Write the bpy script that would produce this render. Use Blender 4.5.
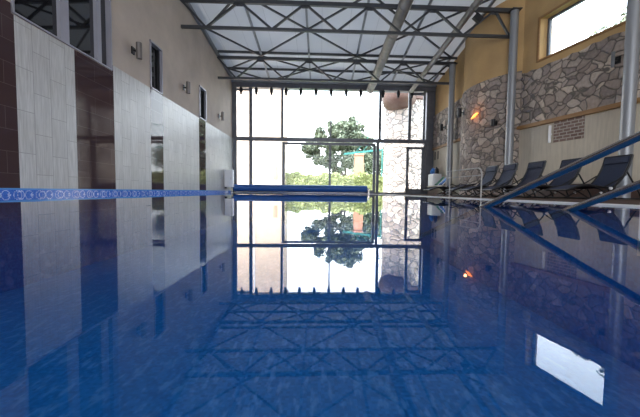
import bpy, bmesh, math, random
from mathutils import Vector, Matrix
random.seed(7)
PI = math.pi
scene = bpy.context.scene
for o in list(bpy.data.objects): bpy.data.objects.remove(o)
COL = scene.collection

# ------------------------------------------------------------------ camera
F = 320.0
pitch = math.atan(17/320); roll = math.radians(.63)
fw = Vector((0, math.cos(pitch), -math.sin(pitch)))
r0 = Vector((1, 0, 0)); u0 = r0.cross(fw)
rt = math.cos(roll)*r0 + math.sin(roll)*u0
up = rt.cross(fw)
cd = bpy.data.cameras.new('camera'); cam = bpy.data.objects.new('camera', cd); COL.objects.link(cam)
cd.sensor_width = 36; cd.lens = 36*F/640; cd.clip_start = .01; cd.clip_end = 400
m = Matrix((rt, up, -fw)).transposed().to_4x4(); m.translation = Vector((0, 0, .1)); cam.matrix_world = m
scene.camera = cam

# ------------------------------------------------------------------ world, sun, exposure
w = bpy.data.worlds.new('world'); scene.world = w; w.use_nodes = True
nt = w.node_tree; nt.nodes.clear()
out = nt.nodes.new('ShaderNodeOutputWorld'); bg = nt.nodes.new('ShaderNodeBackground')
tc = nt.nodes.new('ShaderNodeTexCoord'); sp = nt.nodes.new('ShaderNodeSeparateXYZ'); cr = nt.nodes.new('ShaderNodeValToRGB')
cr.color_ramp.elements[0].position = 0.0; cr.color_ramp.elements[0].color = (.93, .96, 1, 1)
cr.color_ramp.elements[1].position = .7; cr.color_ramp.elements[1].color = (.62, .78, 1, 1)
nt.links.new(tc.outputs['Generated'], sp.inputs[0]); nt.links.new(sp.outputs['Z'], cr.inputs[0])
nt.links.new(cr.outputs[0], bg.inputs['Color']); bg.inputs['Strength'].default_value = 4.6
nt.links.new(bg.outputs[0], out.inputs['Surface'])
sd = bpy.data.lights.new('sun', 'SUN'); sd.energy = 7.5; sd.angle = .02; sd.color = (1, .95, .88)
so = bpy.data.objects.new('sun', sd); COL.objects.link(so)
so.rotation_euler = Vector((.30, .38, -1.05)).to_track_quat('-Z', 'Y').to_euler()
def portal(name, loc, dirv, sx, sy):
    l = bpy.data.lights.new(name, 'AREA'); l.shape = 'RECTANGLE'; l.size = sx; l.size_y = sy
    l.cycles.is_portal = True
    o = bpy.data.objects.new(name, l); COL.objects.link(o); o.location = loc
    o.rotation_euler = Vector(dirv).to_track_quat('-Z', 'Y').to_euler()
portal('daylight_end', (.6, 16.75, 2.65), (0, -1, 0), 11, 5.3)
portal('daylight_right', (6.95, 8.45, 4.6), (-1, -.22, 0), 2.7, 1.4)
portal('added_fill_back', (1.5, -6.2, 2.4), (0, 1, 0), 9, 4.2)  # portal for the added fill-light opening behind the camera
vs = scene.view_settings
vs.view_transform = 'Standard'; vs.look = 'None'; vs.gamma = 1; vs.use_curve_mapping = False
vs.exposure = 0.9

# ------------------------------------------------------------------ materials
class NT:
    def __init__(s, name):
        s.m = bpy.data.materials.new(name); s.m.use_nodes = True; s.t = s.m.node_tree
        s.t.nodes.clear(); s.out = s.n('ShaderNodeOutputMaterial')
    def n(s, k, **kw):
        x = s.t.nodes.new(k)
        for a, b in kw.items(): setattr(x, a, b)
        return x
    def l(s, a, b): s.t.links.new(a, b)
    def pr(s, col=None, rough=.5, metal=0., spec=.5, **kw):
        p = s.n('ShaderNodeBsdfPrincipled')
        if col is not None: p.inputs['Base Color'].default_value = (*col, 1)
        p.inputs['Roughness'].default_value = rough; p.inputs['Metallic'].default_value = metal
        p.inputs['Specular IOR Level'].default_value = spec
        s.l(p.outputs[0], s.out.inputs['Surface']); s.p = p; return p
    def coord(s, order=None, k='Object'):
        c = s.n('ShaderNodeTexCoord').outputs[k]
        if order:
            a = s.n('ShaderNodeSeparateXYZ'); b = s.n('ShaderNodeCombineXYZ'); s.l(c, a.inputs[0])
            for i, ch in enumerate(order):
                s.l(a.outputs['XYZ'.index(ch)], b.inputs[i])
            c = b.outputs[0]
        return c
    def noise(s, co, scale, detail=3, stretch=None):
        x = s.n('ShaderNodeTexNoise'); x.inputs['Scale'].default_value = scale; x.inputs['Detail'].default_value = detail
        if stretch:
            mp = s.n('ShaderNodeMapping'); mp.inputs['Scale'].default_value = stretch; s.l(co, mp.inputs[0]); co = mp.outputs[0]
        s.l(co, x.inputs['Vector']); return x.outputs['Fac']
    def ramp(s, f, stops, const=False):
        r = s.n('ShaderNodeValToRGB'); e = r.color_ramp.elements
        if const: r.color_ramp.interpolation = 'CONSTANT'
        while len(e) < len(stops): e.new(.5)
        for i, (p, c) in enumerate(stops): e[i].position = p; e[i].color = (*c, 1)
        s.l(f, r.inputs[0]); return r.outputs[0]
    def mix(s, f, a, b, mode='MIX'):
        x = s.n('ShaderNodeMix', data_type='RGBA', blend_type=mode)
        for i, v in ((0, f), (6, a), (7, b)):
            if isinstance(v, (int, float)): x.inputs[i].default_value = v
            elif isinstance(v, tuple): x.inputs[i].default_value = (*v, 1)
            else: s.l(v, x.inputs[i])
        return x.outputs[2]
    def math(s, op, a, b=None, c=None):
        x = s.n('ShaderNodeMath', operation=op)
        for i, v in enumerate((a, b, c)):
            if v is None: continue
            if isinstance(v, (int, float)): x.inputs[i].default_value = v
            else: s.l(v, x.inputs[i])
        return x.outputs[0]
    def bump(s, h, st=.3, d=.02):
        b = s.n('ShaderNodeBump'); b.inputs['Strength'].default_value = st; b.inputs['Distance'].default_value = d
        s.l(h, b.inputs['Height']); s.l(b.outputs[0], s.p.inputs['Normal'])

def plain(name, col, rough=.5, metal=0., spec=.5, var=.12, scale=6, bump=0):
    t = NT(name); t.pr(col, rough, metal, spec)
    n = t.noise(t.coord(), scale, 4)
    lo = tuple(c*(1-var) for c in col); hi = tuple(min(1, c*(1+var)) for c in col)
    t.l(t.ramp(n, [(.3, lo), (.7, hi)]), t.p.inputs['Base Color'])
    if bump: t.bump(t.noise(t.coord(), scale*8, 5), bump, .01)
    return t.m

def plaster(name, col, streak=False, bump=.25):
    t = NT(name); t.pr(col, .85, 0, .25)
    co = t.coord()
    a = t.noise(co, 1.2, 5); b = t.noise(co, 30, 4)
    lo = tuple(c*.86 for c in col); hi = tuple(min(1, c*1.1) for c in col)
    c = t.ramp(a, [(.3, lo), (.7, hi)])
    if streak:
        s_ = t.noise(co, 3, 4, (6, 6, .6))
        c = t.mix(t.ramp(s_, [(.4, (0, 0, 0)), (.75, (.5, .5, .5))]), c, tuple(x*.7 for x in col))
    t.l(c, t.p.inputs['Base Color']); t.bump(b, bump, .01)
    return t.m

def bricktex(t, co, c1, c2, mortar, bw, rh, ms, offset=.5, bias=0):
    b = t.n('ShaderNodeTexBrick'); t.l(co, b.inputs['Vector'])
    for k, v in (('Color1', (*c1, 1)), ('Color2', (*c2, 1)), ('Mortar', (*mortar, 1)), ('Scale', 1), ('Mortar Size', ms),
                 ('Brick Width', bw), ('Row Height', rh), ('Bias', bias), ('Mortar Smooth', .1)): b.inputs[k].default_value = v
    b.offset = offset; return b

def tile_light():
    t = NT('light_travertine_tile'); t.pr(rough=.36, spec=.5)
    co = t.coord('ZYX')
    b = bricktex(t, co, (.60, .585, .57), (.52, .505, .49), (.22, .21, .2), .62, .31, .004)
    s = t.noise(t.coord(), 9, 5, (1, 5, .35))
    c = t.mix(t.ramp(s, [(.35, (0, 0, 0)), (.7, (.75, .75, .75))]), b.outputs['Color'], (.36, .345, .33))
    t.l(c, t.p.inputs['Base Color'])
    t.bump(t.math('MULTIPLY', t.math('SUBTRACT', 1, b.outputs['Fac']), 1), .3, .004)
    return t.m
def tile_dark():
    t = NT('dark_brown_tile'); t.pr(rough=.05, spec=.2)
    co = t.coord('YZX')
    b = bricktex(t, co, (.070, .042, .044), (.056, .033, .036), (.13, .10, .10), .9, .31, .003)
    t.l(b.outputs['Color'], t.p.inputs['Base Color'])
    return t.m
def stone(name, scale=3.5, tint=(1, 1, 1), gap=(.15, .13, .115)):
    t = NT(name); t.pr(rough=.8, spec=.3)
    co = t.coord()
    wn = t.n('ShaderNodeTexNoise'); wn.inputs['Scale'].default_value = 2.5; t.l(co, wn.inputs['Vector'])
    va = t.n('ShaderNodeVectorMath', operation='MULTIPLY_ADD'); t.l(wn.outputs['Color'], va.inputs[0])
    va.inputs[1].default_value = (.28, .28, .28); t.l(co, va.inputs[2])
    mp = t.n('ShaderNodeMapping'); mp.inputs['Scale'].default_value = (1, 1, 1.35); t.l(va.outputs[0], mp.inputs[0])
    v1 = t.n('ShaderNodeTexVoronoi', feature='F1'); v2 = t.n('ShaderNodeTexVoronoi', feature='DISTANCE_TO_EDGE')
    for v in (v1, v2): v.inputs['Scale'].default_value = scale; v.inputs['Randomness'].default_value = .9; t.l(mp.outputs[0], v.inputs['Vector'])
    sx = t.n('ShaderNodeSeparateColor'); t.l(v1.outputs['Color'], sx.inputs[0])
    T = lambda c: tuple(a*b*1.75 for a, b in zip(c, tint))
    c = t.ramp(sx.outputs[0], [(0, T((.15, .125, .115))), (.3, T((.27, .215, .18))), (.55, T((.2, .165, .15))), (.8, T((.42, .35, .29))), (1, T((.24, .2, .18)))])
    n = t.noise(co, 14, 6)
    c = t.mix(.6, c, t.ramp(n, [(.25, (.5, .5, .5)), (.7, (1, 1, 1))]), 'MULTIPLY')
    e = t.ramp(v2.outputs['Distance'], [(0, (0, 0, 0)), (.015, (0, 0, 0)), (.06, (1, 1, 1))])
    c = t.mix(e, gap, c)
    t.l(c, t.p.inputs['Base Color'])
    hh = t.math('ADD', t.math('MULTIPLY', t.ramp(v2.outputs['Distance'], [(0, (0, 0, 0)), (.14, (1, 1, 1))]), 1), t.math('MULTIPLY', n, .25))
    t.bump(hh, .8, .05)
    return t.m
def brick_mat():
    t = NT('red_brown_brick'); t.pr(rough=.85)
    b = bricktex(t, t.coord('YZX'), (.19, .12, .10), (.27, .18, .15), (.48, .43, .37), .2, .085, .012)
    t.l(b.outputs['Color'], t.p.inputs['Base Color']); t.bump(t.math('SUBTRACT', 1, b.outputs['Fac']), .6, .01); return t.m
def plinth_mat():
    t = NT('brown_bench_tile'); t.pr(rough=.3)
    b = bricktex(t, t.coord('YZX'), (.085, .05, .04), (.11, .065, .052), (.05, .04, .035), .4, .2, .005)
    t.l(b.outputs['Color'], t.p.inputs['Base Color']); return t.m
def deck_mat():
    t = NT('brown_deck_tile'); t.pr(rough=.9, spec=.1)
    b = bricktex(t, t.coord(), (.085, .055, .045), (.10, .068, .055), (.05, .04, .036), .3, .3, .005, 0)
    t.l(b.outputs['Color'], t.p.inputs['Base Color']); return t.m
def mosaic_cells(t, co, size):
    sn = t.n('ShaderNodeVectorMath', operation='SNAP'); t.l(co, sn.inputs[0]); sn.inputs[1].default_value = (size,)*3
    wn = t.n('ShaderNodeTexWhiteNoise'); t.l(sn.outputs[0], wn.inputs['Vector']); return sn.outputs[0], wn.outputs['Value']
def basin_mat():
    t = NT('blue_mosaic_painted_caustics'); t.pr(rough=.3)
    ob = t.n('ShaderNodeVectorMath', operation='ADD'); t.l(t.coord(), ob.inputs[0]); ob.inputs[1].default_value = (.003, .003, .003)
    s, v = mosaic_cells(t, ob.outputs[0], .025)
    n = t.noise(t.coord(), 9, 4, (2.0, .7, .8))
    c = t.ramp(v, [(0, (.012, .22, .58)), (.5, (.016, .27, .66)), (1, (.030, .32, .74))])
    c = t.mix(t.ramp(n, [(.54, (0, 0, 0)), (.66, (.5, .5, .5))]), c, (.22, .52, .88))  # pale caustic-like light streaks painted into the tile colour
    t.l(c, t.p.inputs['Base Color']); return t.m
def band_mat():
    t = NT('patterned_blue_mosaic'); t.pr(rough=.15)
    co = t.coord(); s, v = mosaic_cells(t, co, .0085)
    a = t.n('ShaderNodeSeparateXYZ'); t.l(s, a.inputs[0])
    y, z = a.outputs['Y'], a.outputs['Z']
    def ring(per, r, wd, off):
        yy = t.math('SUBTRACT', t.math('PINGPONG', t.math('ADD', y, off), per/2), 0)
        d = t.math('SQRT', t.math('ADD', t.math('MULTIPLY', yy, yy), t.math('MULTIPLY', z, z)))
        return t.math('LESS_THAN', t.math('ABSOLUTE', t.math('SUBTRACT', d, r)), wd)
    g = t.math('MAXIMUM', ring(.36, .055, .009, 0), ring(.36, .012, .012, .18))
    g = t.math('MAXIMUM', g, ring(.18, .06, .006, .05))
    g = t.math('MULTIPLY', g, t.math('GREATER_THAN', v, .3))
    base = t.ramp(v, [(0, (.03, .12, .55)), (.5, (.05, .17, .66)), (1, (.10, .26, .78))])
    c = t.mix(g, base, (.55, .68, .95))
    c = t.mix(t.math('GREATER_THAN', z, .072), c, (.10, .32, .72))
    t.l(c, t.p.inputs['Base Color']); return t.m
def glass_mat(name='window_glass', tint=(.97, .985, .98)):
    t = NT(name); tr = t.n('ShaderNodeBsdfTransparent'); tr.inputs[0].default_value = (*tint, 1)
    gl = t.n('ShaderNodeBsdfGlossy'); gl.inputs['Roughness'].default_value = .0
    fr = t.n('ShaderNodeFresnel'); fr.inputs[0].default_value = 1.22; mx = t.n('ShaderNodeMixShader')
    t.l(fr.outputs[0], mx.inputs[0]); t.l(tr.outputs[0], mx.inputs[1]); t.l(gl.outputs[0], mx.inputs[2]); t.l(mx.outputs[0], t.out.inputs[0])
    return t.m
def water_mat():
    t = NT('pool_water'); tr = t.n('ShaderNodeBsdfTransparent'); tr.inputs[0].default_value = (.72, .88, 1, 1)
    gl = t.n('ShaderNodeBsdfGlossy'); gl.inputs['Roughness'].default_value = .0; gl.inputs['Color'].default_value = (1, 1, 1, 1)
    fr = t.n('ShaderNodeFresnel'); fr.inputs[0].default_value = 1.31; mx = t.n('ShaderNodeMixShader')
    b = t.n('ShaderNodeBump'); b.inputs['Strength'].default_value = .06; b.inputs['Distance'].default_value = .01
    t.l(t.noise(t.coord(), 2.2, 1), b.inputs['Height'])
    t.l(b.outputs[0], gl.inputs['Normal']); t.l(b.outputs[0], fr.inputs['Normal'])
    t.l(fr.outputs[0], mx.inputs[0]); t.l(tr.outputs[0], mx.inputs[1]); t.l(gl.outputs[0], mx.inputs[2]); t.l(mx.outputs[0], t.out.inputs[0])
    return t.m
ROOF_T = .036          # share of daylight the polycarbonate roof sheets let through
def roof_mat():
    t = NT('white_roof_sheet'); t.pr((.6, .61, .63), .55)
    co = t.coord()
    b = bricktex(t, co, (.60, .61, .62), (.56, .575, .585), (.36, .37, .38), 1.0, 30, .006, 0)
    n = t.noise(co, .7, 4)
    c = t.mix(t.ramp(n, [(.4, (0, 0, 0)), (.75, (.35, .35, .35))]), b.outputs['Color'], (.50, .51, .53))
    t.l(c, t.p.inputs['Base Color'])
    tl = t.n('ShaderNodeBsdfTranslucent'); t.l(c, tl.inputs['Color']); mx = t.n('ShaderNodeMixShader'); mx.inputs[0].default_value = ROOF_T
    t.l(t.p.outputs[0], mx.inputs[1]); t.l(tl.outputs[0], mx.inputs[2]); t.l(mx.outputs[0], t.out.inputs['Surface'])
    return t.m
def wood_mat(name, c1, c2):
    t = NT(name); t.pr(rough=.5); n = t.noise(t.coord(), 4, 5, (1, .6, 8))
    t.l(t.ramp(n, [(.3, c1), (.7, c2)]), t.p.inputs['Base Color']); return t.m
def leaf_mat(name, c1, c2):
    t = NT(name); t.pr(rough=.6, spec=.3); n = t.noise(t.coord(), 1.6, 4)
    t.l(t.ramp(n, [(.3, c1), (.7, c2)]), t.p.inputs['Base Color'])
    t.p.inputs['Transmission Weight'].default_value = 0
    return t.m
def mesh_mat():
    t = NT('navy_sling_mesh'); t.pr((.026, .036, .07), .7, 0, .2)
    v = t.n('ShaderNodeTexChecker'); v.inputs['Scale'].default_value = 90; t.l(t.coord(), v.inputs['Vector'])
    v.inputs['Color1'].default_value = (.020, .026, .048, 1); v.inputs['Color2'].default_value = (.05, .062, .11, 1)
    t.l(v.outputs[0], t.p.inputs['Base Color']); return t.m
def lamp_mat(name, col, st):
    t = NT(name); p = t.pr(col, .4); p.inputs['Emission Color'].default_value = (*col, 1); p.inputs['Emission Strength'].default_value = st; return t.m

M = dict(
 railpaint=plain('pale_grey_rail_paint', (.42, .40, .38), .5),
 lampmetal=plain('brushed_bronze_grey_metal', (.20, .18, .17), .35, .6),
 taupe=plaster('taupe_wall_plaster', (.50, .42, .36)), ochre=plaster('ochre_wall_plaster', (.55, .36, .17)),
 beige=plaster('beige_streaked_plaster', (.60, .53, .43), True), lt=tile_light(), dk=tile_dark(),
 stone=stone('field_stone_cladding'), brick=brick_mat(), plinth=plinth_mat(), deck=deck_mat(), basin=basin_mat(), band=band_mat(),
 glass=glass_mat(), water=water_mat(), roof=roof_mat(),
 steel=plain('dark_painted_steel', (.055, .058, .066), .4, .3), greysteel=plain('grey_painted_steel', (.22, .23, .25), .4, .4),
 frame=plain('anthracite_window_frame', (.13, .135, .155), .4, .2), chrome=plain('polished_stainless_steel', (.42, .395, .38), .12, 1., var=.03),
 duct=plain('galvanised_duct_metal', (.27, .255, .245), .5, .45), column=plain('silver_grey_column_paint', (.30, .31, .33), .42, .35, var=.03),
 white=plain('white_paint', (.88, .88, .9), .4, var=.03), rim=plain('white_rim_tile', (.92, .91, .88), .35, var=.05),
 blue=plain('blue_pool_cover', (.025, .115, .38), .5), wood=wood_mat('honey_wood_trim', (.26, .13, .045), (.36, .19, .07)),
 ledge=plain('pale_bench_top', (.42, .37, .31), .4), wframe=plain('pale_metal_frame', (.36, .35, .40), .35, .3, var=.04),
 darkpane=plain('dark_reflective_glass', (.008, .008, .010), .03, 0, .8, var=.05), sling=mesh_mat(), black=plain('black_metal', (.014, .014, .017), .4, .3),
 joint=plain('light_grey_plastic_joint', (.6, .6, .62), .4), leaf=leaf_mat('tree_leaves', (.12, .145, .10), (.22, .25, .17)),
 hedge=leaf_mat('hedge_leaves', (.24, .28, .11), (.42, .45, .20)), bark=plain('tree_bark', (.12, .09, .07), .9, bump=.5),
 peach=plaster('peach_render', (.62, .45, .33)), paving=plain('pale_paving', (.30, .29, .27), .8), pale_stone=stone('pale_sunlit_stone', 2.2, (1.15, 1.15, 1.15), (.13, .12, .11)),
 brownwood=wood_mat('brown_balcony_boards', (.06, .026, .018), (.10, .048, .034)), teal=plain('teal_painted_metal', (.05, .22, .20), .4),
 terracotta=plain('terracotta_render', (.50, .24, .16), .8), orange=lamp_mat('orange_lamp_glow', (1, .30, .06), 1.6),
 towel=plain('blue_cloth', (.04, .16, .45), .9), greencloth=plain('green_cushion', (.05, .20, .14), .9), slot=plain('dark_niche', (.09, .085, .08), .6),
 room=plaster('hall_plaster', (.5, .47, .42)), grass=plain('grass_lawn', (.09, .16, .04), .95, scale=40))

# ------------------------------------------------------------------ mesh helpers
class MB:
    def __init__(s): s.b = bmesh.new(); s.smooth = False
    def box(s, x0, x1, y0, y1, z0, z1, fn=None, bev=0):
        pts = [(x, y, z) for x in (x0, x1) for y in (y0, y1) for z in (z0, z1)]
        if fn: pts = [fn(*p) for p in pts]
        v = [s.b.verts.new(p) for p in pts]
        fs = [s.b.faces.new([v[i] for i in q]) for q in ((0, 1, 3, 2), (4, 6, 7, 5), (0, 4, 5, 1), (2, 3, 7, 6), (0, 2, 6, 4), (1, 5, 7, 3))]
        if bev: bmesh.ops.bevel(s.b, geom=list({e for f in fs for e in f.edges}), offset=bev, segments=2, profile=.6, affect='EDGES')
        return s
    def bar(s, p0, p1, wd, ht, upv=(0, 0, 1)):
        p0, p1 = Vector(p0), Vector(p1); d = (p1-p0).normalized(); u = Vector(upv)
        if abs(d.dot(u)) > .99: u = Vector((0, 1, 0))
        a = d.cross(u).normalized(); b = a.cross(d)
        v = [s.b.verts.new(p + a*i*wd/2 + b*j*ht/2) for p in (p0, p1) for i, j in ((-1, -1), (1, -1), (1, 1), (-1, 1))]
        for q in ((3, 2, 1, 0), (4, 5, 6, 7), (0, 1, 5, 4), (1, 2, 6, 5), (2, 3, 7, 6), (3, 0, 4, 7)): s.b.faces.new([v[i] for i in q])
        return s
    def tube(s, pts, r, n=10, closed=False):
        s.smooth = True
        pts = [Vector(p) for p in pts]; rings = []; prev = None
        N = len(pts)
        for i, p in enumerate(pts):
            if closed: d = (pts[(i+1) % N]-pts[i-1]).normalized()
            else: d = (pts[min(i+1, N-1)]-pts[max(i-1, 0)]).normalized()
            if prev is None:
                u = Vector((0, 0, 1)) if abs(d.z) < .9 else Vector((0, 1, 0))
                a = d.cross(u).normalized()
            else: a = (prev - d*prev.dot(d)).normalized()
            prev = a; b = d.cross(a)
            rr = r[i] if isinstance(r, (list, tuple)) else r
            rings.append([s.b.verts.new(p + (a*math.cos(t)+b*math.sin(t))*rr) for t in [2*PI*k/n for k in range(n)]])
        for i in range(N if closed else N-1):
            A, B = rings[i], rings[(i+1) % N]
            for k in range(n): s.b.faces.new((A[k], A[(k+1) % n], B[(k+1) % n], B[k]))
        if not closed: s.b.faces.new(rings[0][::-1]); s.b.faces.new(rings[-1])
        return s
    def lathe(s, cx, cy, prof, n=48, a0=0, a1=2*PI):
        s.smooth = True; full = abs(a1-a0-2*PI) < 1e-6; m_ = n if full else n+1; rs = []
        for r, z in prof: rs.append([s.b.verts.new((cx+r*math.cos(a0+(a1-a0)*k/n), cy+r*math.sin(a0+(a1-a0)*k/n), z)) for k in range(m_)])
        for i in range(len(prof)-1):
            for k in range(m_ if full else m_-1):
                k2 = (k+1) % m_; s.b.faces.new((rs[i][k], rs[i][k2], rs[i+1][k2], rs[i+1][k]))
        return s
    def strip(s, prof, y0, y1, th):
        # ribbon: profile in x-z extruded along y with thickness
        s.smooth = False
        top = []
        for i, (x, z) in enumerate(prof):
            a = Vector(prof[max(i-1, 0)]); b = Vector(prof[min(i+1, len(prof)-1)]); d = (b-a).normalized(); n = Vector((-d.y, d.x))*th/2
            top.append([s.b.verts.new((x+sg*n.x, y, z+sg*n.y)) for y in (y0, y1) for sg in (1, -1)])
        for A, B in zip(top, top[1:]):
            s.b.faces.new((A[0], A[2], B[2], B[0])); s.b.faces.new((A[1], B[1], B[3], A[3]))
            s.b.faces.new((A[0], B[0], B[1], A[1])); s.b.faces.new((A[2], A[3], B[3], B[2]))
        s.b.faces.new((top[0][0], top[0][1], top[0][3], top[0][2])); e = top[-1]; s.b.faces.new((e[0], e[2], e[3], e[1]))
        return s
    def build(s, name, mat, parent=None, bevel=0):
        bmesh.ops.recalc_face_normals(s.b, faces=s.b.faces[:])
        me = bpy.data.meshes.new(name)
        off = WL.get(parent.name, Vector((0, 0, 0))) if parent else Vector((0, 0, 0))
        if off.length: bmesh.ops.translate(s.b, verts=s.b.verts[:], vec=-off)
        s.b.to_mesh(me); s.b.free()
        if s.smooth:
            for p in me.polygons: p.use_smooth = True
            try: me.set_sharp_from_angle(angle=math.radians(40))
            except Exception: pass
        me.materials.append(M[mat]); o = bpy.data.objects.new(name, me); COL.objects.link(o)
        if parent: o.parent = parent; WL[o.name] = off
        return o
WL = {}
def thing(name, label=None, cat=None, loc=(0, 0, 0), group=None, kind=None):
    o = bpy.data.objects.new(name, None); COL.objects.link(o); o.location = loc; o.empty_display_size = .1
    WL[o.name] = Vector(loc); return tag(o, label, cat, group, kind)
def tag(o, label=None, cat=None, group=None, kind=None):
    for k, v in (('label', label), ('category', cat), ('group', group), ('kind', kind)):
        if v: o[k] = v
    return o
def struct(o): o['kind'] = 'structure'; return o
def wall_grid(mb, u0, u1, v0, v1, holes, put):
    us = sorted({u0, u1, *[h[0] for h in holes], *[h[1] for h in holes]}); vv = sorted({v0, v1, *[h[2] for h in holes], *[h[3] for h in holes]})
    for a, b in zip(us, us[1:]):
        for c, d in zip(vv, vv[1:]):
            if any(h[0] <= a and b <= h[1] and h[2] <= c and d <= h[3] for h in holes): continue
            put(mb, a, b, c, d)
ordn = ['first', 'second', 'third', 'fourth', 'fifth', 'sixth', 'seventh', 'eighth', 'ninth', 'tenth', 'eleventh', 'twelfth']

# ------------------------------------------------------------------ setting: shell
XL = -4.4; XE = 2.64; YE = 15.75; YB = -6.0
WR = lambda y: 6.42 - .22*(y-9.6)             # slanting right wall
YW = lambda x, y0=16.3: y0 + .04*x            # slightly skewed cross direction
def roofz(y): return 6.35 - .125*(y-10.2) if y > 4 else 7.125
g = MB(); g.box(XE+.12, 11, YB, 17, -.3, .008); g.build('floor', 'deck'); struct(bpy.data.objects['floor'])
g = MB(); g.box(-4.6, XE+.22, YB, -.25, -.3, .008); o = struct(g.build('floor', 'deck'))
g = MB(); g.box(-4.6, XE+.22, YE+.2, 17, -.3, .008); o = struct(g.build('floor', 'deck'))
# basin
rt_ = struct(thing('floor_pool'))
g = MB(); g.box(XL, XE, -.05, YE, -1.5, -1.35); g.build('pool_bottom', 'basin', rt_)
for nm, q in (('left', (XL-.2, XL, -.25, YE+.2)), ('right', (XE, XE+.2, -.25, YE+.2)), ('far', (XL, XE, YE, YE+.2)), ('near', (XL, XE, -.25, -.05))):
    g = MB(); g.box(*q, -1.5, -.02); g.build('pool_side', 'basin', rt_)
g = MB(); g.box(XL, XE, -.05, YE, -.012, 0)
b_ = bmesh.new(); v = [b_.verts.new(p) for p in ((XL, -.05, 0), (XE, -.05, 0), (XE, YE, 0), (XL, YE, 0))]; b_.faces.new(v); g.b.free(); g.b = b_
wo = g.build('pool_water', 'water')
tag(wo, 'still blue pool water mirroring the windows and roof trusses', 'water', kind='stuff')
# white rim
g = MB(); g.box(XE-.03, XE+.12, -.25, YE+.2, -.03, .014); g.box(XL, XE-.03, YE-.03, YE+.22, -.03, .014); g.box(XL, XE-.03, -.27, -.05, -.03, .014)
o = struct(g.build('trim_1', 'rim'))

# left wall
LW = [(4.66, 6.84, 2.58, 5.6), (8.38, 9.0, 2.72, 3.93), (11.72, 12.4, 2.72, 3.88)]
g = MB(); wall_grid(g, YB, 17, -.02, 7.2, LW, lambda m_, a, b, c, d: m_.box(XL-.3, XL-.0, a, b, c, d))
wl = struct(g.build('wall_left', 'taupe'))
TB = [(-6, .5, 'dk'), (.5, 1.6, 'lt'), (1.6, 2.6, 'dk'), (2.6, 3.6, 'lt'), (3.6, 4.68, 'dk'), (4.68, 5.80, 'lt'), (5.80, 6.87, 'dk'), (6.87, 8.33, 'lt'), (8.33, 8.98, 'dk'), (8.98, 11.63, 'lt'), (11.63, 12.3, 'dk'), (12.3, 16.22, 'lt')]
for a, b, k in TB:
    top = 2.70
    g = MB(); wall_grid(g, a, b, .1, top, [h for h in [(max(a, 4.64), min(b, 6.86), 2.56, 2.70)] if h[0] < h[1]], lambda m_, p, q, c, d: m_.box(XL, XL+.02, p, q, c, d))
    g.build('light_tile_panel' if k == 'lt' else 'dark_tile_panel', k, wl)
g = MB(); g.box(XL, XL+.024, -.05, 15.72, -.06, .1); g.build('mosaic_band', 'band', wl)
# big interior window
w1 = struct(thing('window_1'))
g = MB(); fr = lambda a, b, c, d, x0=XL-.14, x1=XL+.03: g.box(x0, x1, a, b, c, d)
fr(4.66, 6.84, 2.58, 2.605); fr(6.81, 6.84, 2.6, 5.6); fr(4.66, 4.69, 2.6, 5.6); fr(4.66, 6.84, 5.57, 5.6)
g.build('frame', 'wframe', w1)
for a, b in ((5.56, 5.74), (6.45, 6.57)):
    g = MB(); g.box(XL-.10, XL-.01, a, b, 2.605, 5.57); g.build('mullion', 'wframe', w1)
for a, b in ((4.69, 5.56), (5.74, 6.45), (6.57, 6.81)):
    g = MB(); g.box(XL-.09, XL-.08, a, b, 2.605, 5.57); g.build('pane', 'darkpane', w1)
for i, (a, b, c, d) in enumerate(LW[1:]):
    w_ = struct(thing('window_%d' % (i+2)))
    g = MB(); g.box(XL-.2, XL+.03, a, a+.03, c, d); g.box(XL-.2, XL+.03, b-.03, b, c, d); g.box(XL-.2, XL+.03, a, b, d-.04, d); g.box(XL-.2, XL+.03, a, b, c, c+.03)
    g.build('frame', 'wframe', w_)
    g = MB(); g.box(XL-.12, XL-.04, a+.03, a+.10, c+.03, d-.04); g.box(XL-.12, XL-.04, b-.09, b-.03, c+.03, d-.04); g.build('sash', 'black', w_)
    g = MB(); g.box(XL-.1, XL-.09, a+.03, b-.03, c, d); g.build('pane', 'darkpane', w_)

# right wall
g = MB(); RHOLE = [(7.42, 9.65, 4.04, 5.22)]
def putR(m_, a, b, c, d): m_.box(0, .35, a, b, c, d, fn=lambda x, y, z: (WR(y)+x, y, z))
wall_grid(g, YB, 10.9, 2.1, 7.2, RHOLE, putR); wr = struct(g.build('wall_right', 'ochre'))
g = MB(); putR(g, YB, 10.9, 0, 2.1); g.build('lower_plaster', 'beige', wr)
# stone band with a ragged top
g = MB(); random.seed(3)
ys = [YB + i*.17 for i in range(int((10.6-YB)/.17)+1)]
tops = [3.80+random.uniform(-.035, .035) for _ in ys]
for (a, ta), (b, tb) in zip(zip(ys, tops), zip(ys[1:], tops[1:])):
    v = [g.b.verts.new((WR(y)+dx, y, z)) for y, t_ in ((a, ta), (b, tb)) for dx in (-.05, .0) for z in (2.2, t_)]
    for q in ((0, 1, 5, 4), (1, 3, 7, 5), (2, 6, 7, 3), (0, 4, 6, 2)): g.b.faces.new([v[i] for i in q])
bmesh.ops.remove_doubles(g.b, verts=g.b.verts[:], dist=.0005)
g.build('stone_band', 'stone', wr)
g = MB(); g.box(-.09, 0, YB, 10.5, 2.11, 2.215, fn=lambda x, y, z: (WR(y)+x, y, z)); o = struct(g.build('trim_2', 'wood'))
g = MB(); g.box(-.012, 0, 8.26, 9.07, 1.54, 2.11, fn=lambda x, y, z: (WR(y)+x, y, z)); g.build('brick_inset', 'brick', wr)
w5 = struct(thing('window_4'))
sk = lambda x, y, z: (WR(y)+x, y, z)
g = MB()
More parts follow.
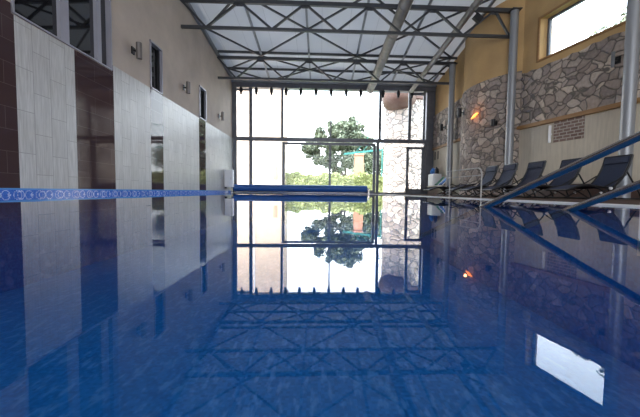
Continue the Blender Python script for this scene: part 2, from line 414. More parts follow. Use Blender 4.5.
for q in ((7.42, 9.65, 4.04, 4.09), (7.42, 9.65, 5.17, 5.22), (7.42, 7.47, 4.09, 5.17), (9.6, 9.65, 4.09, 5.17)): g.box(.2, .28, *q, fn=sk)
g.build('frame', 'frame', w5)
g = MB()
for q in ((7.35, 9.72, 3.98, 4.04), (7.35, 9.72, 5.22, 5.28), (7.35, 7.42, 4.04, 5.22), (9.65, 9.72, 4.04, 5.22)): g.box(-.03, .0, *q, fn=sk)
g.build('casing', 'wood', w5)
g = MB(); g.box(.235, .243, 7.47, 9.6, 4.09, 5.17, fn=sk); g.build('pane', 'glass', w5)
# round stone tower
TC = (7.75, 12.0); TR = 2.3
g = MB(); g.lathe(*TC, [(TR, 3.7), (TR, 6.7)], 96, PI*.82, PI*1.28); wt = struct(g.build('wall_round', 'ochre'))
g = MB(); g.lathe(*TC, [(TR+.05, 0), (TR+.05, 3.93), (TR, 3.95)], 120, PI*.82, PI*1.28); g.build('stone_cladding', 'stone', wt)
# far right wall
g = MB(); g.box(5.78, 6.1, 12.6, 17, 2.25, 6.6); wf = struct(g.build('wall_corner', 'ochre'))
g = MB(); g.box(5.77, 6.1, 12.6, 16.5, 0, 2.25); g.build('lower_plaster', 'beige', wf)
g = MB(); g.box(5.72, 5.78, 12.6, 16.55, 2.35, 3.98); g.build('stone_band', 'stone', wf)
g = MB(); g.box(5.70, 5.78, 12.6, 16.5, 2.25, 2.36); struct(g.build('trim_3', 'wood'))
for a in (15.75, 16.15):
    g = MB(); g.box(5.76, 5.775, a, a+.16, 1.75, 2.15); g.build('niche', 'slot', wf)
# benches along the right side
g = MB(); g.box(-.42, 0, YB, 9.95, 0.008, .36, fn=sk); bn = g.build('tiled_bench', 'plinth')
tag(bn, 'low brown tiled bench running along the foot of the right wall', 'bench')
g = MB(); g.box(-.44, 0, YB, 9.95, .36, .395, fn=sk); g.build('bench_top', 'ledge', bn)
g = MB(); g.box(5.33, 5.77, 14.0, 15.95, .008, .38); bn = g.build('tiled_bench', 'plinth')
tag(bn, 'short brown tiled bench with pale top in the far right corner', 'bench')
g = MB(); g.box(5.31, 5.77, 13.98, 15.97, .38, .43); g.build('bench_top', 'ledge', bn)

# ceiling
g = MB()
rows = []
for y in (YB-.3, 4, 10.9, 16.6):
    xr = WR(y)+.45 if y < 10.9 else (6.6 if y < 11 else 6.3)
    rows.append([g.b.verts.new((x, y, roofz(y))) for x in (-4.8, xr)])
for A, B in zip(rows, rows[1:]): g.b.faces.new((A[0], A[1], B[1], B[0]))
ce = struct(g.build('ceiling', 'roof'))
# back wall (behind the photographer) with an unglazed window added for fill light
g = MB(); wall_grid(g, -4.7, 11, 0, 7.3, [(-3, 6, .3, 4.6)], lambda m_, a, b, c, d: m_.box(a, b, YB-.3, YB, c, d))
struct(g.build('wall_back', 'room'))
w6 = struct(thing('window_5')); g = MB()
for x in (-3, 0, 3, 5.92): g.box(x, x+.08, YB-.2, YB-.1, .3, 4.6)
for z in (.3, 2.5, 4.52): g.box(-3, 6, YB-.2, YB-.1, z, z+.08)
g.build('frame', 'frame', w6)

# ------------------------------------------------------------------ glazed end wall
E_ = lambda x, y, z: (x, 16.3+.04*x+y, z)
g = MB(); g.box(-4.7, 6.1, -.1, .25, 5.2, 6.2, fn=E_); wh = struct(g.build('wall_end', 'frame'))
g = MB(); g.box(5.36, 5.78, -.06, .2, 0, 5.2, fn=E_); g.build('jamb', 'frame', wh)
g = MB(); g.box(-4.42, -4.30, -.06, .2, 0, 5.2, fn=E_); g.build('jamb', 'frame', wh)
g = MB(); g.box(-4.4, 5.4, -.04, .14, 0, .09, fn=E_); g.build('sill', 'frame', wh)
w7 = struct(thing('window_6'))
for x0, x1, nm in ((-4.30, -4.20, 1), (-3.58, -3.42, 1), (-2.0, -1.88, 1), (.47, .53, 0), (2.92, 3.06, 1), (4.44, 4.58, 1), (5.2, 5.30, 1)):
    g = MB(); g.box(x0, x1, -.03, .07, 2.79, 5.2, fn=E_); g.build('mullion', 'frame', w7)
g = MB(); g.box(-4.3, 5.36, -.05, .09, 2.60, 2.79, fn=E_); g.build('transom', 'frame', w7)
g = MB(); g.box(-4.28, -3.5, -.02, .05, 5.05, 5.14, fn=E_); g.box(4.5, 5.3, -.02, .05, 5.02, 5.14, fn=E_); g.build('sash_rail', 'frame', w7)
for x0, x1 in ((-4.30, -4.20), (-3.58, -3.42), (2.84, 2.98), (5.27, 5.36)):
    g = MB(); g.box(x0, x1, -.03, .07, .09, 2.6, fn=E_); g.build('mullion', 'frame', w7)
for a, b, c, d in ((-4.2, -3.58, .09, 2.6), (-3.42, -1.93, .09, 2.6), (2.98, 4.40, .09, 2.6), (-4.2, -3.58, 2.79, 5.2), (-3.42, -2.0, 2.79, 5.2), (-1.88, .47, 2.79, 5.2), (.53, 2.92, 2.79, 5.2), (3.06, 4.44, 2.79, 5.2), (4.58, 5.2, 2.79, 5.2)):
    g = MB(); g.box(a, b, .01, .018, c, d, fn=E_); g.build('pane', 'glass', w7)
def door(nm, xs, z1, bot=.1, mid=None):
    d_ = struct(thing(nm)); g = MB(); a, b = xs
    g.box(a, a+.13, -.035, .06, .09, z1, fn=E_); g.box(b-.13, b, -.035, .06, .09, z1, fn=E_); g.box(a, b, -.035, .06, z1-.12, z1, fn=E_); g.box(a, b, -.035, .06, .09, .09+bot, fn=E_)
    g.build('door_frame', 'frame', d_)
    if mid is not None: g = MB(); g.box(mid-.055, mid+.055, -.035, .06, .19, z1-.12, fn=E_); g.build('meeting_stile', 'frame', d_)
    g = MB(); g.box(a+.13, b-.13, .01, .018, .1, z1-.1, fn=E_); g.build('pane', 'glass', d_)
    g = MB(); hx = (mid+.1) if mid is not None else a+.07
    g.tube([E_(hx, -.035, 1.0), E_(hx, -.09, 1.0), E_(hx, -.09, 1.15), E_(hx, -.035, 1.15)], .012); g.build('handle', 'chrome', d_)
door('door_1', (-1.93, 2.80), 2.56, .1, .48)
door('door_2', (4.38, 5.30), 2.42, .2)

# ------------------------------------------------------------------ steel roof: trusses, beams, braces
def truss(y0, zb, zt, label, xr):
    t = thing('roof_truss', label, 'truss', (-4.4, y0-.17, zb))
    P = lambda x, z: (x, YW(x, y0), z)
    g = MB(); g.bar(P(-4.29, zt), P(xr+.1, zt), .10, .12); g.build('top_chord', 'steel', t)
    g = MB(); g.bar(P(-4.29, zb), P(xr+.1, zb), .08, .085); g.build('bottom_chord', 'steel', t)
    tops = [-4.30, -2.53, -.53, 1.48, 3.47, 5.45]; bots = [-3.54, -1.54, .47, 2.48, 4.44, xr-.1]
    for i in range(6):
        g = MB(); g.bar(P(tops[i], zt), P(bots[i], zb), .06, .065, (0, 1, 0)); g.build('diagonal', 'steel', t)
        if i < 5: g = MB(); g.bar(P(bots[i], zb), P(tops[i+1], zt), .06, .065, (0, 1, 0)); g.build('diagonal', 'steel', t)
    for x in tops[1:]:
        g = MB(); g.box(x-.1, x+.1, -.012, .012, zt-.14, zt-.05, fn=lambda a, b, c: (a, YW(a, y0)+b, c)); g.build('gusset_plate', 'steel', t)
    return t
truss(6.6, 5.50, 6.28, 'dark steel lattice truss nearest the camera, seen only mirrored in the water', 6.4)
truss(10.2, 5.07, 5.87, 'dark steel lattice truss across the top of the view, resting on the tall middle column', 6.05)
truss(13.7, 4.76, 5.59, 'dark steel lattice truss nearest the glass end wall, smaller in view', 5.6)
def purlin(y, label, dz=-.06, m_='steel', h_=.09):
    g = MB(); g.bar((-4.38, YW(-4.38, y), roofz(y)+dz), (5.9, YW(5.9, y), roofz(y)+dz), .07, h_); tag(g.build('roof_purlin', m_), label, 'beam')
purlin(13.75, 'thin steel beam just under the white roof above the farther truss')
purlin(15.1, 'thin steel beam under the roof between the farther truss and the glass wall')
purlin(16.12, 'thin grey beam running right along the top of the glass end wall', -.16, 'greysteel')
for i, x in enumerate((-2.53, -.53, 1.48, 3.47, 5.45)):
    g = MB()
    pts = [(x, y, roofz(y)-.10) for y in (4.05, 10.2, 13.7, 16.1)]
    for a, b in zip(pts, pts[1:]): g.bar(a, b, .075, .075)
    tag(g.build('roof_rib', 'greysteel'), 'slim grey steel rib running toward the glass wall, %s from the left' % ordn[i], 'beam', 'grey roof ribs')
g = MB(); g.bar((-4.34, 4, roofz(4)-.28), (-4.34, 16.2, roofz(16.2)-.10), .1, .12); tag(g.build('edge_beam', 'greysteel'), 'sloping grey steel beam following the roof along the left wall', 'beam')
def brace(pts, label):
    g = MB()
    for a, b in pts: g.bar((*a, roofz(a[1])-.15), (*b, roofz(b[1])-.15), .055, .055)
    tag(g.build('cross_brace', 'steel'), label, 'brace', 'roof cross braces')
for (ya, yb, wh_) in ((6.7, 10.2, 'in the bay nearest the camera'), (10.2, 13.75, 'between the two visible trusses'), (13.75, 15.95, 'beside the glass wall')):
    brace([((-2.53, ya), (-4.2, (ya+yb)/2+.0)), ((-4.2, (ya+yb)/2), (-2.53, yb))], 'dark V-shaped roof brace meeting the left wall, '+wh_)
    brace([((-2.53, ya), (1.48, yb)), ((-2.53, yb), (1.48, ya))], 'dark X-shaped roof brace left of the wide duct, '+wh_)
    brace([((1.48, ya), (5.45, yb)), ((1.48, yb), (5.45, ya))], 'dark X-shaped roof brace right of the wide duct, '+wh_)

def column(x, y, z1, label):
    t = thing('steel_column', label, 'column', (x, y, .008))
    g = MB(); g.tube([(x, y, .02), (x, y, z1)], .118, 24); g.build('shaft', 'column', t)
    g = MB(); g.box(x-.17, x+.17, y-.17, y+.17, .008, .03); g.build('base_plate', 'column', t)
    g = MB(); g.box(x-.15, x+.15, y-.15, y+.15, z1, z1+.03); g.build('cap_plate', 'steel', t)
column(6.38, 6.75, 6.2, 'round silver-grey steel column nearest the camera at the right edge, behind the nearest lounger')
column(6.0, 10.28, 5.78, 'tall round silver-grey steel column in front of the round stone tower')
column(5.53, 13.8, 5.5, 'farthest round steel column, left of the stone tower by the glass wall')

def duct(x, z, r, y0, y1, label, sl=-.068):
    t = thing('air_duct', label, 'duct', (x, y1, z)); zz = lambda y: z+sl*(y-10.2)
    g = MB(); g.tube([(x, y0, zz(y0)), (x, y1, zz(y1))], r, 28); g.build('duct_tube', 'duct', t)
    y = y0+.6
    while y < y1:
        g = MB(); g.tube([(x, y-.03, zz(y-.03)), (x, y+.03, zz(y+.03))], r+.012, 28); g.build('joint_ring', 'duct', t); y += 1.5
    return t
duct(2.4, 5.5, .18, 3, 16.0, 'wide round galvanised duct running under the roof toward the glass wall')
duct(4.42, 5.48, .10, 3, 16.0, 'narrow round galvanised duct under the roof, nearer the stone tower')
# floodlight on the truss
t = thing('floodlight', 'small black floodlight hanging below the roof beside the narrow duct', 'light', (4.72, 10.0, 5.4))
g = MB(); g.box(-.13, .13, -.06, .06, -.1, .1, bev=.01)
bmesh.ops.rotate(g.b, verts=g.b.verts[:], cent=(0, 0, 0), matrix=Matrix.Rotation(.7, 3, 'Y')); bmesh.ops.translate(g.b, verts=g.b.verts[:], vec=(4.72, 10.0, 5.4)); g.build('housing', 'black', t)
g = MB(); g.tube([(4.72, 10.0, 5.45), (4.72, 10.1, 5.62), (4.72, 10.3, 5.8)], .02); g.build('bracket', 'black', t)
# spotlights under the header
for i, x in enumerate((-3.93, -3.19, -2.45, -1.73, -1.01, -.26, .49, 1.24, 1.97, 3.08, 3.85, 4.54)):
    y = YW(x, 16.12); lb = 'small black spotlight hanging over the glass wall, %s from the left' % ordn[i]
    t = thing('spotlight', lb, 'light', (x, y, 5.2), 'spotlights over the glass wall')
    g = MB(); g.tube([(x, y, 5.19), (x, y, 5.12)], .03, 10); g.build('mount', 'black', t)
    g = MB(); g.tube([(x, y, 5.13), (x, y, 4.98), (x, y, 4.93)], [.085, .085, .08], 14); g.tube([(x, y, 4.94), (x, y, 4.82)], .055, 12); g.build('housing', 'black', t)

# ------------------------------------------------------------------ wall lamps
def sconce(x, y, z, dx, dy, label, h_=.36, mat='lampmetal', wd=.065):
    t = thing('wall_sconce', label, 'lamp', (x, y, z)); n = Vector((dx, dy, 0)).normalized(); s_ = Vector((-n.y, n.x, 0)); c = Vector((x, y, z))
    g = MB(); g.bar(c-s_*.055, c+s_*.055, .03, .16); g.build('back_plate', 'black', t)
    g = MB(); g.bar(c+n*.0, c+n*.09, .04, .04); g.build('arm', 'black', t)
    g = MB(); g.tube([c+n*.14-Vector((0, 0, h_/2)), c+n*.14+Vector((0, 0, h_/2))], wd, 20); g.build('shade', mat, t)
    return t
sconce(XL+.015, 7.62, 3.32, 1, 0, 'silver cylinder wall lamp nearest the camera on the left wall, before the first slim window')
sconce(XL+.015, 10.4, 3.36, 1, 0, 'silver cylinder wall lamp on the left wall between the two slim windows')
sconce(XL+.015, 14.0, 3.30, 1, 0, 'farthest silver cylinder wall lamp on the left wall, by the glass wall')
n_ = Vector((-1, -.22, 0))
sconce(WR(7.53)-.07, 7.53, 3.19, -1, -.22, 'slim dark wall lamp on the stone band under the high window', .34, 'greysteel', .035)
a_ = math.radians(213); sconce(TC[0]+(TR+.07)*math.cos(a_), TC[1]+(TR+.07)*math.sin(a_), 2.42, math.cos(a_), math.sin(a_), 'dark wall lamp on the stone tower face beside the orange glow', .2, 'black', .07)
a_ = math.radians(172); sconce(TC[0]+(TR+.07)*math.cos(a_), TC[1]+(TR+.07)*math.sin(a_), 3.15, math.cos(a_), math.sin(a_), 'dark wall lamp at the left edge of the stone tower', .3, 'black', .07)
sconce(5.70, 14.9, 3.1, -1, 0, 'dark wall lamp on the stone band in the far right corner', .3, 'black', .07)
# orange glowing lamp on tower
a_ = math.radians(194); px_, py_ = TC[0]+(TR+.05)*math.cos(a_), TC[1]+(TR+.05)*math.sin(a_)
t = thing('glow_lamp', 'small lamp glowing orange on the stone tower', 'lamp', (px_, py_, 2.82))
c_ = Vector((px_, py_, 2.82)); n_ = Vector((math.cos(a_), math.sin(a_), 0)); s_ = Vector((-n_.y, n_.x, 0))
g = MB(); g.tube([c_-s_*.16+n_*.07-Vector((0, 0, .07)), c_+n_*.07, c_+s_*.14+n_*.07+Vector((0, 0, .06))], [.02, .05, .03], 12); g.build('bulb', 'orange', t)
g = MB(); g.bar(c_-n_*.02, c_+n_*.06, .05, .05); g.build('mount', 'black', t)
pl = bpy.data.lights.new('lamp_glow', 'POINT'); pl.energy = 1.6; pl.color = (1, .35, .1); pl.shadow_soft_size = .05
po = bpy.data.objects.new('lamp_glow', pl); COL.objects.link(po); po.location = c_+n_*.22+Vector((0, 0, .05))
g = MB(); g.bar((WR(9.15)-.05, 9.15, 1.55), (WR(9.15)-.05, 9.15, 2.03), .05, .05); g.bar((WR(9.15)+.0, 9.15, 1.79), (WR(9.15)-.05, 9.15, 1.79), .03, .03)
tag(g.build('strip_light', 'white'), 'slim white vertical strip lamp beside the brick inset', 'lamp')

# ------------------------------------------------------------------ pool cover reel and cabinet
t = thing('pool_cover_reel', 'rolled blue pool cover on a reel across the far end of the pool', 'pool cover', (-.95, 15.55, .05))
g = MB(); n = 26
g.tube([(-4.18, 15.5, .245), (-4.17, 15.5, .245), (2.27, 15.6, .245), (2.28, 15.6, .245)], [.13, .158, .158, .13], n); g.build('cover_roll', 'blue', t)
for x, y in ((-4.18, 15.5), (2.28, 15.6)):
    s = 1 if x > 0 else -1
    g = MB(); g.tube([(x, y, .245), (x+s*.10, y, .245)], .045, 16); g.build('axle', 'chrome', t)
    g = MB(); g.bar((x+s*.08, y, .245), (x+s*.08, y, .03), .05, .06); g.box(x+s*.08-.05, x+s*.08+.05, y-.12, y+.22, .022, .045); g.build('stand', 'chrome', t)
g = MB(); g.tube([(-4.1, 15.36, .045), (2.3, 15.46, .045)], .022, 10); g.build('guide_tube', 'chrome', t)
t = thing('control_cabinet', 'white upright cabinet on the left wall above the pool cover reel', 'cabinet', (-4.14, 14.7, .24))
g = MB(); g.box(-4.37, -3.99, 14.62, 14.85, .26, 1.05, bev=.01); g.build('body', 'white', t)
g = MB(); g.box(-4.28, -4.02, 14.605, 14.62, .32, .99); g.build('door', 'white', t)
g = MB(); g.tube([(-4.06, 14.6, .6), (-4.06, 14.58, .6), (-4.06, 14.58, .7), (-4.06, 14.6, .7)], .008, 8); g.build('handle', 'chrome', t)
g = MB(); g.box(-4.376, -4.30, 14.70, 14.8, .19, .26); g.build('bracket', 'black', t)

# ------------------------------------------------------------------ hand rails
def handrail(p0, p1, label, r=.021):
    p0, p1 = Vector(p0), Vector(p1); d = (p1-p0)
    k = (1.02-p0.z)/d.z; top = p0+d*k
    t = thing('pool_handrail', label, 'handrail', tuple(p0-d*.35))
    hd = Vector((d.x, d.y, 0)).normalized()
    pts = [p0-d*.9, p0, p1, p0+d*(k-.15), p0+d*(k-.05)+Vector((0, 0, -.005)), top+hd*.1, top+hd*.3, top+hd*.38-Vector((0, 0, .05)), top+hd*.42-Vector((0, 0, .14))]
    end = pts[-1]
    g = MB(); g.tube(pts+[Vector((end.x, end.y, .6)), Vector((end.x, end.y, .02))], r, 16); g.build('rail_tube', 'chrome', t)
    g = MB(); g.tube([Vector((end.x, end.y, .008)), Vector((end.x, end.y, .02))], .05, 16); g.build('floor_flange', 'chrome', t)
handrail((1.215, 2.36, 0), (1.46, 1.48, .37), 'thick stainless handrail rising from the water at right, the longer and higher one')
handrail((1.575, 2.02, 0), (1.62, 1.6, .163), 'stainless handrail rising from the water at far right, the lower one in the corner')
g = MB(); pts = [(2.61, 2.62, -.4), (2.61, 2.62, .25)] + [(2.61+.05*math.sin(a), 2.62-.09*(1-math.cos(a)), .25+.11*math.sin(a)) for a in [PI*i/8 for i in range(1, 8)]] + [(2.61, 2.44, .25), (2.61, 2.44, -.4)]
tag(g.tube([(x+.03, y, z) for x, y, z in pts], .014, 12).build('grab_rail', 'white'), 'small white grab rail hoop at the right pool edge', 'handrail')
t = thing('low_railing', 'low pale grey tubular railing beside the pool in front of the stone tower', 'railing', (2.78, 6.2, .02))
X_ = 2.76
g = MB(); g.tube([(X_, 6.95, .56), (X_, 5.62, .54), (X_, 5.54, .51), (X_, 5.50, .44), (X_, 5.5, .022)], .011, 12); g.build('top_rail', 'railpaint', t)
g = MB(); g.tube([(X_, 6.95, .42), (X_, 5.5, .41)], .009, 12); g.build('lower_rail', 'railpaint', t)
g = MB(); g.tube([(X_, 6.84, .56), (X_, 6.84, .022)], .010, 12); g.build('post', 'railpaint', t)

# ------------------------------------------------------------------ loungers
def smooth_prof(pts, n=4):
    o = []
    P = [pts[0]]+list(pts)+[pts[-1]]
    for i in range(1, len(P)-2):
        for k in range(n):
            t = k/n; a, b, c, d = [Vector(q) for q in P[i-1:i+3]]
            o.append(tuple(.5*((2*b)+(c-a)*t+(2*a-5*b+4*c-d)*t*t+(3*b-a-3*c+d)*t**3)))
    return o+[tuple(pts[-1])]
def make_lounger(flat=False, W=.28):
    t = thing('sun_lounger', 'x', 'sun lounger', (0, 0, 0), 'loungers along the right side of the pool')
    back = [(0, .84), (-.055, .63), (-.165, .41), (-.34, .215)] if not flat else [(.16, .36), (-.02, .33), (-.2, .28), (-.35, .215)]
    seat = [(-.35, .215), (-.58, .235), (-.80, .27)]; leg = [(-.80, .27), (-1.0, .235), (-1.18, .17)]
    pb, ps, pg = smooth_prof(back), smooth_prof(seat), smooth_prof(leg)
    for nm, p in (('backrest', pb), ('seat', ps), ('leg_rest', pg)):
        g = MB(); g.strip(p, -W+.02, W-.02, .012); g.build(nm, 'sling', t)
    allp = pb+ps[1:]+pg[1:]
    for s_ in (-1, 1):
        g = MB(); g.tube([(x, s_*W, z) for x, z in allp], .023, 8); g.build('side_frame', 'black', t)
        top = (-.10, .52) if not flat else (-.02, .33)
        g = MB(); g.tube([(top[0], s_*(W+.02), top[1]), (.14, s_*(W+.02), .14), (.20, s_*(W+.02), .015)], .015, 8); g.build('leg', 'black', t)
        g = MB(); g.tube([(-.72, s_*(W+.02), .26), (-.42, s_*(W+.02), .10), (-.28, s_*(W+.02), .015)], .012, 8); g.build('leg', 'black', t)
        g = MB(); g.tube([(-.40, s_*(W+.02), .21), (-.62, s_*(W+.02), .10), (-.78, s_*(W+.02), .015)], .012, 8); g.build('leg', 'black', t)
        g = MB(); g.tube([(-.13 if not flat else -.1, s_*(W+.035), .47 if not flat else .31), (-.30, s_*(W+.04), .36), (-.52, s_*(W+.035), .235)], .013, 8); g.build('arm_bar', 'black', t)
        g = MB(); g.tube([(-.40, s_*(W+.015), .21), (-.40, s_*(W+.05), .21)], .028, 10); g.build('joint_cap', 'joint', t)
        g = MB(); g.tube([(-.57, s_*(W+.01), .125), (-.57, s_*(W+.04), .125)], .02, 10); g.build('joint_cap', 'joint', t)
    for x, z in (allp[0], allp[-1]): g = MB(); g.tube([(x, -W, z), (x, W, z)], .017, 8); g.build('end_bar', 'black', t)
    for x in (.20, -.28, -.78):
        g = MB(); g.tube([(x, -W-.02, .02), (x, W+.02, .02)], .012, 8); g.build('floor_bar', 'black', t)
    if not flat:
        g = MB(); g.strip([(-.02, .82), (-.03, .76), (-.045, .70)], -W+.03, W-.03, .035); g.build('head_pad', 'sling', t)
    return t
def dup(root, loc, label):
    r = root.copy(); COL.objects.link(r); r.location = loc; r['label'] = label
    for c in list(root.children):
        k = c.copy(); COL.objects.link(k); k.parent = r
    return r
L0 = make_lounger()
LP = [(5.80, 6.28), (5.42, 6.93), (5.10, 7.58), (4.90, 8.28), (4.80, 8.98)]
LL = ['dark mesh sun lounger nearest the camera, in front of the right-hand column', 'dark mesh sun lounger just left of the nearest one, below the brick inset',
      'dark mesh sun lounger in the middle of the raised-back row, third from the camera', 'navy mesh sun lounger in front of the tall middle column', 'navy raised-back sun lounger farthest along, in front of the stone tower']
for i, ((x, y), lb) in enumerate(zip(LP, LL)):
    if i == 0: L0.location = (x, y, .008); L0['label'] = lb
    else: dup(L0, (x, y, .008), lb)
L6 = make_lounger(True); L6.location = (4.42, 9.75, .008); L6['label'] = 'sun lounger folded nearly flat at the far end of the row, before the stone tower'

# ------------------------------------------------------------------ corner items
t = thing('towel_cabinet', 'small white cabinet on the bench in the far right corner', 'cabinet', (5.55, 15.6, .43))
g = MB(); g.box(5.34, 5.74, 15.2, 15.9, .43, 1.0, bev=.01); g.build('body', 'white', t)
g = MB(); g.box(5.325, 5.34, 15.24, 15.86, .47, .96); g.build('door', 'white', t)
def blob(name, mat, c, s, label, cat):
    b = bmesh.new(); bmesh.ops.create_icosphere(b, subdivisions=3, radius=1)
    for v in b.verts:
        q = v.co; f_ = 1+.12*math.sin(5*q.x+3*q.z)+.08*math.sin(7*q.y+2)
        v.co = Vector((c[0]+max(-.85, min(.85, q.x*f_))*s[0], c[1]+q.y*f_*s[1], c[2]+max(-.8, q.z*f_)*s[2]))
    g = MB(); g.b.free(); g.b = b; g.smooth = True; return tag(g.build(name, mat), label, cat)
blob('cloth_bag', 'towel', (5.5, 15.65, 1.13), (.14, .19, .16), 'blue cloth bag on top of the white corner cabinet', 'bag')
blob('cloth_bag', 'black', (5.55, 15.32, 1.14), (.10, .1, .17), 'black bag beside the blue bag on the white corner cabinet', 'bag')
def deckchair(y, lb, mat, mat2):
    t = thing('folded_deckchair', lb, 'deck chair', (5.5, y, .43), 'folded deck chairs on the corner bench')
    g = MB(); g.strip([(5.36, .47), (5.45, .53), (5.6, .68), (5.72, .82)], y-.42, y-.1, .04); g.build('cushion', mat, t)
    g = MB(); g.tube([(5.38, y-.46, .45), (5.74, y-.46, .84)], .018, 8); g.build('frame', mat2, t)
    g = MB(); g.tube([(5.38, y-.06, .45), (5.74, y-.06, .84)], .018, 8); g.build('frame', mat2, t)
deckchair(15.12, 'green deck chair leaning on the corner bench beside the white cabinet', 'greencloth', 'white')
deckchair(14.6, 'blue deck chair leaning on the corner bench, nearer the camera than the green one', 'towel', 'white')
g = MB()
for s in (-1, 1):
    g.tube([(4.7+s*.14, 17.15, .04), (4.7, 17.3, .72)], .016, 8); g.tube([(4.7+s*.14, 17.45, .04), (4.7, 17.3, .72)], .016, 8)
g.bar((4.6, 17.2, .32), (4.8, 17.2, .32), .02, .02)
tag(g.build('folding_stand', 'brownwood'), 'small folding wooden stand outside the right-hand glass door', 'stand')

# ------------------------------------------------------------------ outside
g = MB(); g.box(-30, 40, 17, 26.5, -.3, .02); struct(g.build('floor_terrace', 'paving'))
g = MB(); g.box(-40, 60, 26.5, 90, -.3, .0); struct(g.build('floor_lawn', 'grass'))
g = MB(); g.box(10, 40, -10, 17, -.3, 0); struct(g.build('floor_garden', 'grass'))
t = thing('garden_building', 'pale peach rendered building outside the left part of the glass wall', 'building', (-5.4, 24, .02))
g = MB(); g.box(-7.8, -2.95, 24, 29, .02, 9.0); g.build('wall', 'peach', t)
g = MB(); g.box(-4.97, -4.90, 23.93, 24, .02, 9.0); g.build('drain_pipe', 'white', t)
g = MB(); g.box(-3.5, -3.2, 23.96, 24, 1.0, 1.9); g.build('vent', 'terracotta', t)
g = MB(); g.box(-8, -2.8, 23.8, 29, 9.0, 9.2); g.build('roof', 'terracotta', t)
g = MB(); g.box(-9.5, -7.8, 25.5, 29, .02, 2.2); tag(g.build('garden_wall', 'peach'), 'low pale garden wall beyond the far left pane', 'wall')

def leaves(g, n, fn, size):
    for _ in range(n):
        c = Vector(fn()); a = Vector((random.gauss(0, 1), random.gauss(0, 1), random.gauss(0, 1))).normalized()
        b = a.cross(Vector((random.gauss(0, 1), random.gauss(0, 1), random.gauss(0, 1)))).normalized(); s_ = size*random.uniform(.6, 1.3)
        v = [g.b.verts.new(c+q) for q in (a*s_, b*s_*.55, -a*s_, -b*s_*.55)]; g.b.faces.new(v)
def tree(x, y, lobes, n, label, sz=.14, group=None, base=0):
    t = thing('garden_tree', label, 'tree', (x, y, base), group)
    g = MB(); 
    wts = [l[3]**2 for l in lobes]
    def fn():
        l = random.choices(lobes, wts)[0]; d = Vector((random.gauss(0, 1), random.gauss(0, 1), random.gauss(0, 1))).normalized()*l[3]*random.uniform(.45, 1.05)
        return (l[0]+d.x, l[1]+d.y, l[2]+d.z*.8)
    leaves(g, n, fn, sz); g.build('crown', 'leaf', t)
    g = MB(); g.tube([(x, y, base), (x+.05, y, base+1.2), (x, y, base+2.6)], [.2, .15, .1], 10)
    for l in lobes[:5]: g.tube([(x, y, base+1.5), ((x+l[0])/2, (y+l[1])/2, (base+1.7+l[2])/2), (l[0], l[1], l[2])], [.1, .06, .02], 8)
    g.build('trunk', 'bark', t); return t
random.seed(11)
CL = []
for cx_, cz_, cr_, nn in ((-.6, 3.8, 1.1, 13), (.5, 4.8, 1.4, 22), (1.5, 5.6, 1.4, 22), (3.0, 5.6, 1.4, 20), (4.1, 4.7, 1.2, 14), (2.2, 4.6, 1.5, 22), (.9, 3.2, 1.2, 12), (3.3, 3.3, 1.6, 12), (-1.2, 4.0, .6, 5), (2.1, 2.9, 1.4, 9), (4.6, 3.2, 1.1, 8)):
    for _ in range(nn):
        d_ = Vector((random.gauss(0, 1), random.gauss(0, 1), random.gauss(0, 1))).normalized()*cr_*random.uniform(.3, .95)
        CL.append((cx_+d_.x, 30+d_.y, cz_+d_.z, random.uniform(.3, .6)))
tree(2.3, 30, [*CL], 22000, 'large rounded leafy tree outside the middle of the glass wall')
tree(6.2, 34, [(5.6, 34, 3.2, 1.8), (7.2, 34, 3.6, 1.8), (4.6, 35, 2.4, 1.5)], 5000, 'lower leafy tree behind the pillar, at right of the large tree')
def bush(y0, y1, x0, x1, h_, label, n, base=0.0):
    t = thing('garden_hedge', label, 'hedge', ((x0+x1)/2, (y0+y1)/2, base))
    def fn():
        x = random.uniform(x0, x1); zt = h_*(.93+.07*math.sin(x*2.3)+.05*math.sin(x*6.1))
        return (x, random.uniform(y0, y1), base+zt*random.uniform(0, 1)**.5)
    g = MB(); leaves(g, n, fn, .09); g.build('foliage', 'hedge', t)
    g = MB(); g.box(x0+.1, x1-.1, y0+.25, y1-.25, base, base+h_*.8); g.build('hedge_core', 'hedge', t)
bush(25, 26.2, -2.75, 9, 1.6, 'clipped yellow-green hedge below the large tree outside the glass wall', 15000)
# foliage beyond the high right window
random.seed(5)
for x, y, z, lb in ((9.3, 9.9, 5.05, 'dark leafy treetop at the low right end of the high right window'), (9.5, 11.3, 4.9, 'dark leafy treetop at the low middle of the high right window'), (9.6, 12.8, 4.75, 'dark leafy treetop at the low left end of the high right window')):
    LB = [(x+random.uniform(-.4, .4), y+random.uniform(-.75, .75), z+random.uniform(-.5, .3), random.uniform(.25, .45)) for _ in range(16)]
    tree(x, y, LB, 4000, lb, .07)
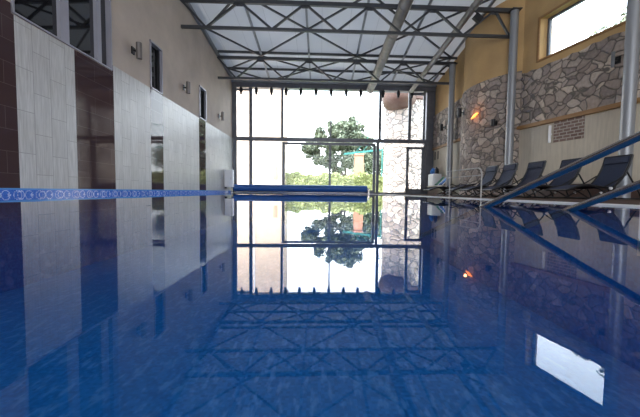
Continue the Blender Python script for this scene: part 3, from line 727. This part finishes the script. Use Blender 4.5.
# pillar, parasol frame
t = thing('garden_pillar', 'terracotta tapered pillar standing before the hedge, under the teal frame', 'pillar', (3.2, 26.8, .0))
g = MB()
for (z0, z1, a, b) in ((.0, 3.1, .46, .33),):
    v = [g.b.verts.new((3.2+sx*r_, 26.8+sy*r_, z)) for z, r_ in ((z0, a), (z1, b)) for sx, sy in ((-1, -1), (1, -1), (1, 1), (-1, 1))]
    for q in ((3, 2, 1, 0), (4, 5, 6, 7), (0, 1, 5, 4), (1, 2, 6, 5), (2, 3, 7, 6), (3, 0, 4, 7)): g.b.faces.new([v[i] for i in q])
g.build('shaft', 'terracotta', t)
g = MB(); g.box(2.82, 3.58, 26.42, 27.18, 3.1, 3.24, bev=.02); g.build('cap', 'terracotta', t)
t = thing('teal_pergola', 'thin teal metal pergola frame beside the terracotta pillar outside', 'pergola', (3.9, 27.4, 0))
g = MB(); g.bar((2.0, 27.5, 3.35), (5.3, 27.5, 3.75), .07, .09); g.bar((2.0, 28.3, 3.35), (5.3, 28.3, 3.75), .05, .06); g.build('beam', 'teal', t)
for i in range(4):
    x = 3.0+i*.6; g = MB(); g.bar((x, 27.6, 3.5+i*.06), (x+1.7, 27.6, 5.6+i*.05), .04, .04); g.build('rafter', 'teal', t)
g = MB(); g.bar((4.7, 27.6, 5.6), (6.6, 27.6, 5.8), .05, .05); g.build('ridge_bar', 'teal', t)
g = MB(); g.bar((5.25, 27.5, 0), (5.25, 27.5, 3.75), .08, .08); g.build('post', 'teal', t)
# outdoor stone turret
t = thing('stone_turret', 'sunlit pale round stone turret with brown boarded balcony outside the right panes', 'tower', (5.75, 21.6, .02))
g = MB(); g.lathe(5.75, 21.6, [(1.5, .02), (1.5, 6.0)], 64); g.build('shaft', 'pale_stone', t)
g = MB(); g.lathe(5.75, 21.6, [(1.5, 5.85), (1.6, 5.9), (1.62, 6.5), (0, 6.55)], 64); g.build('eave_band', 'brownwood', t)
g = MB(); g.lathe(4.95, 20.6, [(0, 5.28), (.45, 5.3), (.8, 5.42), (1.02, 5.7), (1.1, 6.0), (1.1, 6.6), (0, 6.6)], 48); g.build('balcony', 'brownwood', t)
g = MB(); g.lathe(5.75, 21.6, [(2.0, 8.0), (0.02, 9.2)], 48)
g.build('roof', 'terracotta', t)
for k in range(8):
    a = k*PI/4+.2; g = MB(); g.bar((5.75+1.65*math.cos(a), 21.6+1.65*math.sin(a), 6.5), (5.75+1.65*math.cos(a), 21.6+1.65*math.sin(a), 8.05), .12, .12); g.build('post', 'brownwood', t)
